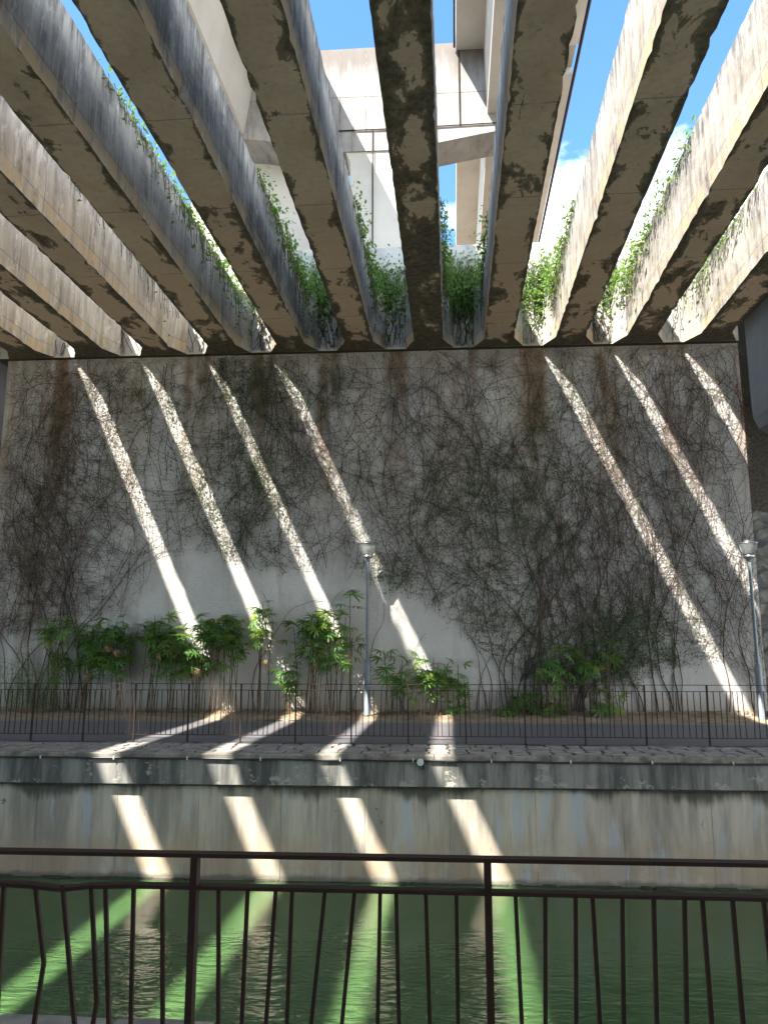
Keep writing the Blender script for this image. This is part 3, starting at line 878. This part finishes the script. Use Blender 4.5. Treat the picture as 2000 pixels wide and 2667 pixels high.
st = Strips(); lv = Leaves()
def leafy(X, Z):
    v = .05
    for cx, cz, sx, sz, a in ((-4.7, 8.4, .8, .8, .9), (-2.4, 8.4, .9, .7, .9), (-4.6, 5.4, 1.2, 1.6, .8), (-1.2, 3.4, .5, .6, 1.3), (.5, 5.0, 1.6, 1.8, .35),
                              (2.2, 5.2, 1.2, 2.0, .4), (3.6, 1.3, 1.7, .7, .9), (1.4, 2.3, .8, .8, .7), (-7.6, 8.2, 1.4, .8, .3), (-6.6, 6.2, 1.2, 1.6, .3), (4.8, 1.7, 1.0, .9, 1.0), (3.0, 7.6, 1, 1, .25), (-9.6, .8, .7, .5, .6)):
        v += a * math.exp(-((X - cx) / sx) ** 2 - ((Z - cz) / sz) ** 2)
    return v
def walk(x, z, ang, length, r0, curv, depth, drift, step=.09, stop_clear=True, pull=0.0):
    n = max(4, int(length / step)); P = []; c = curv
    for i in range(n):
        if z > SOF - .03 or z < .05 or x < -11.3 or x > 7.8: break
        zc = interp_clear(x)
        if stop_clear and z < zc + random.gauss(0, .12): break
        P.append((x, WY - depth - abs(random.gauss(0, .008)), z))
        c += random.gauss(0, .16); c *= .90
        ang += pull * (math.pi / 2 - ang) + c * step * 2.2 + random.gauss(0, .07) + drift * math.sin(ang) * step
        x += math.cos(ang) * step; z += math.sin(ang) * step
    if len(P) >= 4:
        P = np.array(P)
        rr = r0 * np.linspace(1, .45, len(P))
        st.stem(P, rr)
    return P
def leaf_along(P):
    for (px, py, pz) in (P if len(P) >= 4 else []):
        if random.random() < leafy(px, pz) * .72:
            for k in range(random.choice((1, 2, 3))):
                lv.add((px + random.gauss(0, .05), py - random.uniform(.0, .06), pz + random.gauss(0, .05)), random.uniform(.035, .075))
def spot():
    while True:
        x = random.uniform(-11.3, 7.75); z = random.uniform(.3, SOF)
        if z > interp_clear(x) and random.random() < dens(x, z): return x, z
for k in range(1550):     # long, mostly vertical stems
    x, z = spot()
    ang = random.choice((-1, 1)) * math.pi / 2 + random.gauss(0, .22)
    leaf_along(walk(x, z, ang, random.uniform(1.2, 4.5), random.choice((.004, .0055, .007, .009)), random.gauss(0, .15), random.uniform(.012, .12), 0))
for k in range(1200):     # sweeping diagonals
    x, z = spot()
    ang = random.choice((R(-52), R(128), R(-52), R(-125), R(55))) + random.gauss(0, .25)
    leaf_along(walk(x, z, ang, random.uniform(1.0, 3.6), random.choice((.0035, .005, .007)), random.gauss(0, .3), random.uniform(.012, .12), 0))
for k in range(3600):     # short side twigs
    x, z = spot()
    leaf_along(walk(x, z, random.choice((0, math.pi)) + random.gauss(0, .55), random.uniform(.25, .9), random.choice((.003, .004)), random.gauss(0, .5), random.uniform(.01, .08), 0))
for k in range(900):  # brown twigs near the stained end
    x = random.uniform(-11.3, -8.2); z = random.uniform(2.0, 8.8)
    walk(x, z, random.choice((0, math.pi)) + random.gauss(0, .35), random.uniform(.3, .9), .0045, random.gauss(0, .4), random.uniform(.02, .08), 0)
for k in range(60):   # stout trunks climbing out of the soil
    x = random.choice((random.uniform(1.8, 7.6), random.uniform(1.4, 5.6), random.uniform(-10.6, -8.4)))
    walk(x, .12, math.pi / 2 + random.gauss(0, .12), random.uniform(2.5, 7.5), random.uniform(.011, .02), random.gauss(0, .05), .035, 0, stop_clear=False, pull=.14)
for x, L, bend in ((-4.35, 3.6, .1), (-4.1, 3.1, -.25), (-2.55, 3.2, .05), (-1.95, 2.8, 0), (-.75, 2.2, .15), (-1.0, 2.2, .05), (1.25, 1.9, .1), (1.33, 2.2, -.08), (1.0, 1.6, 0)):
    walk(x, .12, math.pi / 2 + bend, L, .011, random.gauss(0, .1), .02, 0, stop_clear=False, pull=.04)
# hanging stems on the bridge's end wall and down onto the retaining wall
for i in range(len(LEFTS) - 1):
    a = LEFTS[i] + .74 + EY * SK; b = LEFTS[i + 1] + EY * SK
    for k in range(34 if 3 <= i <= 8 else 22):
        x = random.uniform(a + .05, b - .05) if random.random() < .7 else random.choice((a + .1, b - .1)); z = random.uniform(9.6, 11.9)
        P = []; c = random.gauss(0, .3)
        while z > SOF + .02 and len(P) < 60:
            P.append((x, EY - .03 - abs(random.gauss(0, .02)), z))
            c += random.gauss(0, .12); c *= .95
            x += c * .05 + random.gauss(0, .012); x = min(b + .12, max(a - .12, x)); z -= .06
        if len(P) > 3: st.stem(np.array(P), np.full(len(P), random.choice((.005, .007, .010))))
        for (px, py, pz) in P:
            if 4 <= i <= 6 and random.random() < .12:
                lv.add((px + random.gauss(0, .05), py - .03, pz), random.uniform(.04, .07))
vs = st.build('climbing_vine_stems', m_stem)
tag(vs, 'tangle of thin brown climbing stems spread all over the retaining wall', 'vine', kind='stuff')
vl = lv.build('climbing_vine_leaves', m_ivy)
tag(vl, 'small dark green leaves scattered over the vine tangle on the wall', 'vine leaves', kind='stuff')

# ------------------------------------------------------------------ leafy vines hanging over beams and end wall
def hang(label, xtop, y0, side, gap, amount, wallside=1.0, fall=.35):
    """foliage along a beam's top edge from y0 to the end wall and over the end wall in that gap"""
    t = thing('hanging_vine', label, 'vine', (xtop + 18 * SK, 18, TOPZ), 0, 'leafy vines hanging over the beams')
    off = np.array([xtop + 18 * SK, 18, TOPZ])
    L = Leaves(); S = Strips()
    y = y0
    while y < EY:
        tt = (y - y0) / (EY - y0)
        n = int(amount * (7 + 30 * tt ** 1.2) * random.uniform(.3, 1.6))
        for k in range(n):
            yy = y + random.gauss(0, .12)
            h = random.gauss(.05, .10 + .12 * tt) - abs(random.gauss(0, fall * (.4 + .8 * tt))) * (random.random() < .6)
            out = abs(random.gauss(0, .05 + .10 * tt)) if h < 0.02 else random.gauss(0, .12)
            L.add((xtop + yy * SK + side * out - off[0], min(yy, EY - .02) - off[1], h), random.uniform(.07, .14), (side * .6, -.5, .6))
        if random.random() < .8:
            P = []; yy = y; x = xtop + y * SK + side * .02; z = .03; ln = random.uniform(.3, .9) * (.5 + tt)
            for q in range(9):
                P.append((x - off[0], yy - off[1], z)); z -= ln / 8; yy += random.gauss(0, .02); x += side * abs(random.gauss(0, .012))
            S.stem(np.array(P), np.full(9, .006))
        y += .11
    if gap and wallside > 0:
        a, b = gap
        for k in range(int(900 * amount * wallside)):
            u = random.random()
            x = a + (b - a) * (u ** .6 if side < 0 else 1 - u ** .6) + EY * SK
            z = 11.0 + random.gauss(0, .45) - .3
            L.add((x - off[0], EY - abs(random.gauss(.06, .10)) - off[1], z - off[2]), random.uniform(.07, .14), (0, -1, .4))
        for k in range(int(30 * wallside)):
            x = random.uniform(a, b) + EY * SK; z = 11.4; P = []
            for q in range(14):
                P.append((x - off[0], EY - .05 - abs(random.gauss(0, .02)) - off[1], z - off[2])); x += random.gauss(0, .03); z -= random.uniform(.03, .1)
            S.stem(np.array(P), np.full(14, .006))
    if S.n: tag(S.build('stems', m_stem, t), kind='stuff')
    tag(L.build('foliage', m_bush, t), kind='stuff')
    return t
rightof = lambda i: LEFTS[i] + .74
gapof = lambda i: (LEFTS[i] + .74, LEFTS[i + 1])
hang('few green sprigs trailing down the pale beam side above the brown stained wall', rightof(2), 11.5, 1, gapof(2), .18, 0)
hang('long leafy vine spilling along a beam top beside the strip of blue sky', rightof(3), 10.6, 1, gapof(3), .75, .35)
hang('green vine on the bluish shaded beam side in front of the left deck', rightof(4), 13.2, 1, gapof(4), 1.25, .9)
hang('green vine draped on a beam in front of the sunlit pier column', rightof(5), 14.2, 1, gapof(5), 1.1, .9)
hang('dark leafy vine climbing right beside the black algae covered beam', rightof(6), 14.4, 1, gapof(6), 1.3, 1.2)
hang('bright leafy vine below the right deck at the edge of a shaded beam', LEFTS[7], 15.0, -1, gapof(6), .85, .6)
hang('sunlit leafy vine filling the gap under the white cloud', LEFTS[8], 14.6, -1, gapof(7), 1.1, 1.1)
hang('long sunlit vine running up the beam edge beside the small cloud', LEFTS[9], 12.6, -1, gapof(8), .9, .7)
hang('leafy vine over the last beam near the dark neighbouring bridge', LEFTS[10], 14.2, -1, gapof(9), .5, .3)

# ------------------------------------------------------------------ palms at the foot of the wall
def frond_mesh(seed, mat, name='frond', droop=.55):
    rnd = random.Random(seed); V = []; F = []
    n = rnd.choice((8, 9, 10, 11)); Lp = .24
    for k in range(n):
        a = (k / (n - 1) - .5) * R(235) + rnd.gauss(0, .06)
        L = rnd.uniform(.23, .33) * (1 - .12 * abs(k / (n - 1) - .5)); w = rnd.uniform(.017, .025)
        d = Vector((math.sin(a), math.cos(a), 0)); s = Vector((d.y, -d.x, 0))
        pr = [(0, .25), (.35, 1.0), (.75, .85), (1.0, .12)]
        b = len(V)
        for (u, ww) in pr:
            p = Vector((0, Lp, 0)) + d * L * u + Vector((0, 0, -droop * .13 * (u ** 2) * L / .24 + .01))
            V += [tuple(p + s * w * ww + Vector((0, 0, .006 * ww))), tuple(p - s * w * ww + Vector((0, 0, .006 * ww)))]
        for i in range(3):
            F.append((b + 2 * i, b + 2 * i + 1, b + 2 * i + 3, b + 2 * i + 2))
    b = len(V)
    for u in (0, .5, 1.0):
        z = .02 * math.sin(u * math.pi)
        V += [(-.004, Lp * u, z), (.004, Lp * u, z)]
    F += [(b, b + 1, b + 3, b + 2), (b + 2, b + 3, b + 5, b + 4)]
    me = bpy.data.meshes.new(name); me.from_pydata(V, [], F); me.materials.append(mat); me.update()
    return me
FR = [frond_mesh(i, m_palm) for i in range(7)]
FD = [frond_mesh(50 + i, m_dry, 'dead_frond', 2.2) for i in range(2)]
def palm(label, x, top, width, canes, y=18.45, per=5, dead=0, lowleaf=0):
    g0 = .05
    t = thing('lady_palm', label, 'palm', (x, y, g0), 0, 'lady palms along the foot of the wall')
    for c in range(canes):
        h = (top - g0 - .12) * (1 - .42 * random.random() ** 1.3) if c else top - g0 - .18
        h = max(.12, h)
        bx = random.gauss(0, width * .22); tx = bx + random.gauss(0, width * .30); ty = random.uniform(-.18, .25)
        by = random.uniform(-.12, .15)
        if c == 0: bx, tx = 0, random.gauss(0, .05)
        tx = max(-width * .6, min(width * .6, tx))
        pts = [(bx + (tx - bx) * u ** 1.4, by + (ty - by) * u, h * u) for u in (0, .3, .6, 1.0)]
        MB().tube(pts, [.011, .010, .009, .008], 5).build('cane', m_cane, t)
        for k in range(per + random.choice((0, 1, 2))):
            u = 1 - random.random() ** 2 * min(.55, .5 / max(h, .3))
            px = bx + (tx - bx) * u ** 1.4; py = by + (ty - by) * u
            az = random.gauss(0, 1.25) + math.pi      # mostly towards the light
            pitch = random.uniform(-1.15, .8)
            o = bpy.data.objects.new('frond', random.choice(FR)); col.objects.link(o); o.parent = t
            o.location = (px, py, h * u)
            o.rotation_euler = (pitch, random.gauss(0, .3), az)
            s = random.uniform(.62, 1.08); o.scale = (s, s, s)
    for k in range(dead):
        o = bpy.data.objects.new('dead_frond', random.choice(FD)); col.objects.link(o); o.parent = t
        o['label'] = 'withered brown frond hanging down'
        o.location = (random.uniform(-width, width) * .4, -.15, top * random.uniform(.45, .75)); o.rotation_euler = (-1.25, 0, math.pi + random.gauss(0, .5)); o.scale = (.5, .75, .75)
    return t
palm('sparse dark palm standing first at the dim stained end of the wall', -9.19, 2.48, .5, 6, per=4)
palm('dense dark green palm in deep shade beside the first sparse palm', -8.42, 2.35, .75, 9, per=6, dead=1)
palm('broad dark palm with two withered fronds in the shaded row', -7.68, 2.42, .85, 10, per=6, dead=2)
palm('palm with bright tips left of the first sunbeam', -6.87, 2.58, .7, 8, per=5, dead=1)
palm('palm lit bright green by the first sunbeam on the wall', -6.29, 2.25, .5, 6, per=5)
palm('large dense palm clump between the first and second sunbeams', -5.6, 2.5, .95, 12, per=6, dead=1)
palm('palm with wide pale fans next to the second sunbeam', -4.88, 2.41, .65, 8, per=5)
palm('tall slim palm crossed by the second sunbeam', -4.15, 2.78, .45, 6, per=4, dead=1)
palm('low palm leaning over a curved trunk left of the big free-standing clump', -3.6, 1.45, .5, 5, per=4)
palm('big free-standing palm clump lit in its middle by the third sunbeam', -2.95, 2.45, .75, 12, per=6, dead=1)
palm('palm leaning towards the lamp post beside the big clump', -2.42, 2.5, .6, 7, per=4)
palm('tallest thin palm with one tuft of fans left of the lamp post', -2.0, 3.05, .3, 3, per=4)
palm('single small palm head on a bent stem right of the lamp post', -1.11, 1.72, .18, 1, per=8)
palm('small ragged palm left of the fourth sunbeam', -.78, 1.5, .4, 4, per=4, dead=1)
palm('yellow green palm standing at the foot of the fourth sunbeam', -.02, 1.55, .5, 7, per=5, lowleaf=1)
palm('round fan palm on a short stem right of the fourth sunbeam', .56, 1.37, .2, 2, per=6)
palm('tiny palm seedling below the round fan palm', .46, .55, .25, 2, per=4)
palm('knee high palm seedling under the vine edge', 1.73, .55, .4, 3, per=4)
palm('low bushy palm at the left foot of the lush clump', 2.22, .8, .4, 3, per=4)
palm('lush green palm with a dead fan in the clump before the vine tangle', 2.63, 1.65, .5, 4, per=3, dead=1)
palm('lush palm in the middle of the clump before the vine tangle', 3.08, 1.68, .45, 3, per=3)
palm('palm on the right side of the clump before the vine tangle', 3.57, 1.6, .4, 3, per=3)
palm('slender palm whose fans reach above the lush clump', 4.05, 1.9, .35, 3, per=3)
palm('very low palm with one broad fan by the road edge', 2.76, .42, .3, 2, per=5)
palm('low spreading palm right of the lush clump', 3.92, .65, .5, 3, per=3)

# feathery shrub at the dim end
sh = thing('feathery_shrub', 'loose feathery green shrub at the dim end of the palm row', 'shrub', (-9.75, 18.45, .08))
S = Strips(); L = Leaves()
for k in range(46):
    x = random.gauss(0, .38); z = 0; P = []; dx = random.gauss(0, .25)
    hh = random.uniform(.6, 1.55)
    for q in range(12):
        P.append((x, random.gauss(0, .02) - .1, z)); z += hh / 12; x += dx * .07 + random.gauss(0, .015)
        for e in range(3):
            L.add((x + random.gauss(0, .05), -.1 + random.gauss(0, .08), z), random.uniform(.03, .06))
    S.stem(np.array(P), np.full(12, .004))
tag(S.build('stems', m_cane, sh), kind='stuff'); tag(L.build('foliage', m_palm, sh), kind='stuff')

# plants growing at the foot of the slope beyond the wall
L = Leaves()
for k in range(900):
    x = random.uniform(7.8, 11); t = random.random(); L.add((x, 18.6 + 7.4 * t + random.gauss(0, .1), 6.2 * t + random.uniform(0, .25)), random.uniform(.06, .12), (0, -.6, .8))
tag(L.build('slope_plants', m_ivy), 'low dark creepers growing over the rocky slope', 'ground cover', kind='stuff')

# leaf litter on the soil and pavement
L = Leaves()
for k in range(5200):
    x = random.uniform(-11, 8); t = random.random() ** .5
    L.add((x, 17.55 + 1.4 * t, .02 + .125 * t + random.uniform(.0, .02)), random.uniform(.03, .075), (0, 0, 3))
for k in range(260):
    L.add((random.uniform(-9, 7.5), random.choice((random.gauss(13.5, .08), random.uniform(12.5, 13.55))), .014), random.uniform(.03, .06), (0, 0, 3))
for k in range(60):
    L.add((random.uniform(-9, 7.5), random.uniform(13.8, 17.5), .008), random.uniform(.03, .05), (0, 0, 3))
for k in range(45):
    L.add((random.uniform(-5, 4.5), random.uniform(8, 12.2), -1.893), random.uniform(.02, .045), (0, 0, 6))
L.add((-1.78, 3.62, .012), .05, (0, -.2, 4))
tag(L.build('leaf_litter', m_dry, spread=.5), 'dry brown leaves scattered over the soil strip and paving', 'leaf litter', kind='stuff')
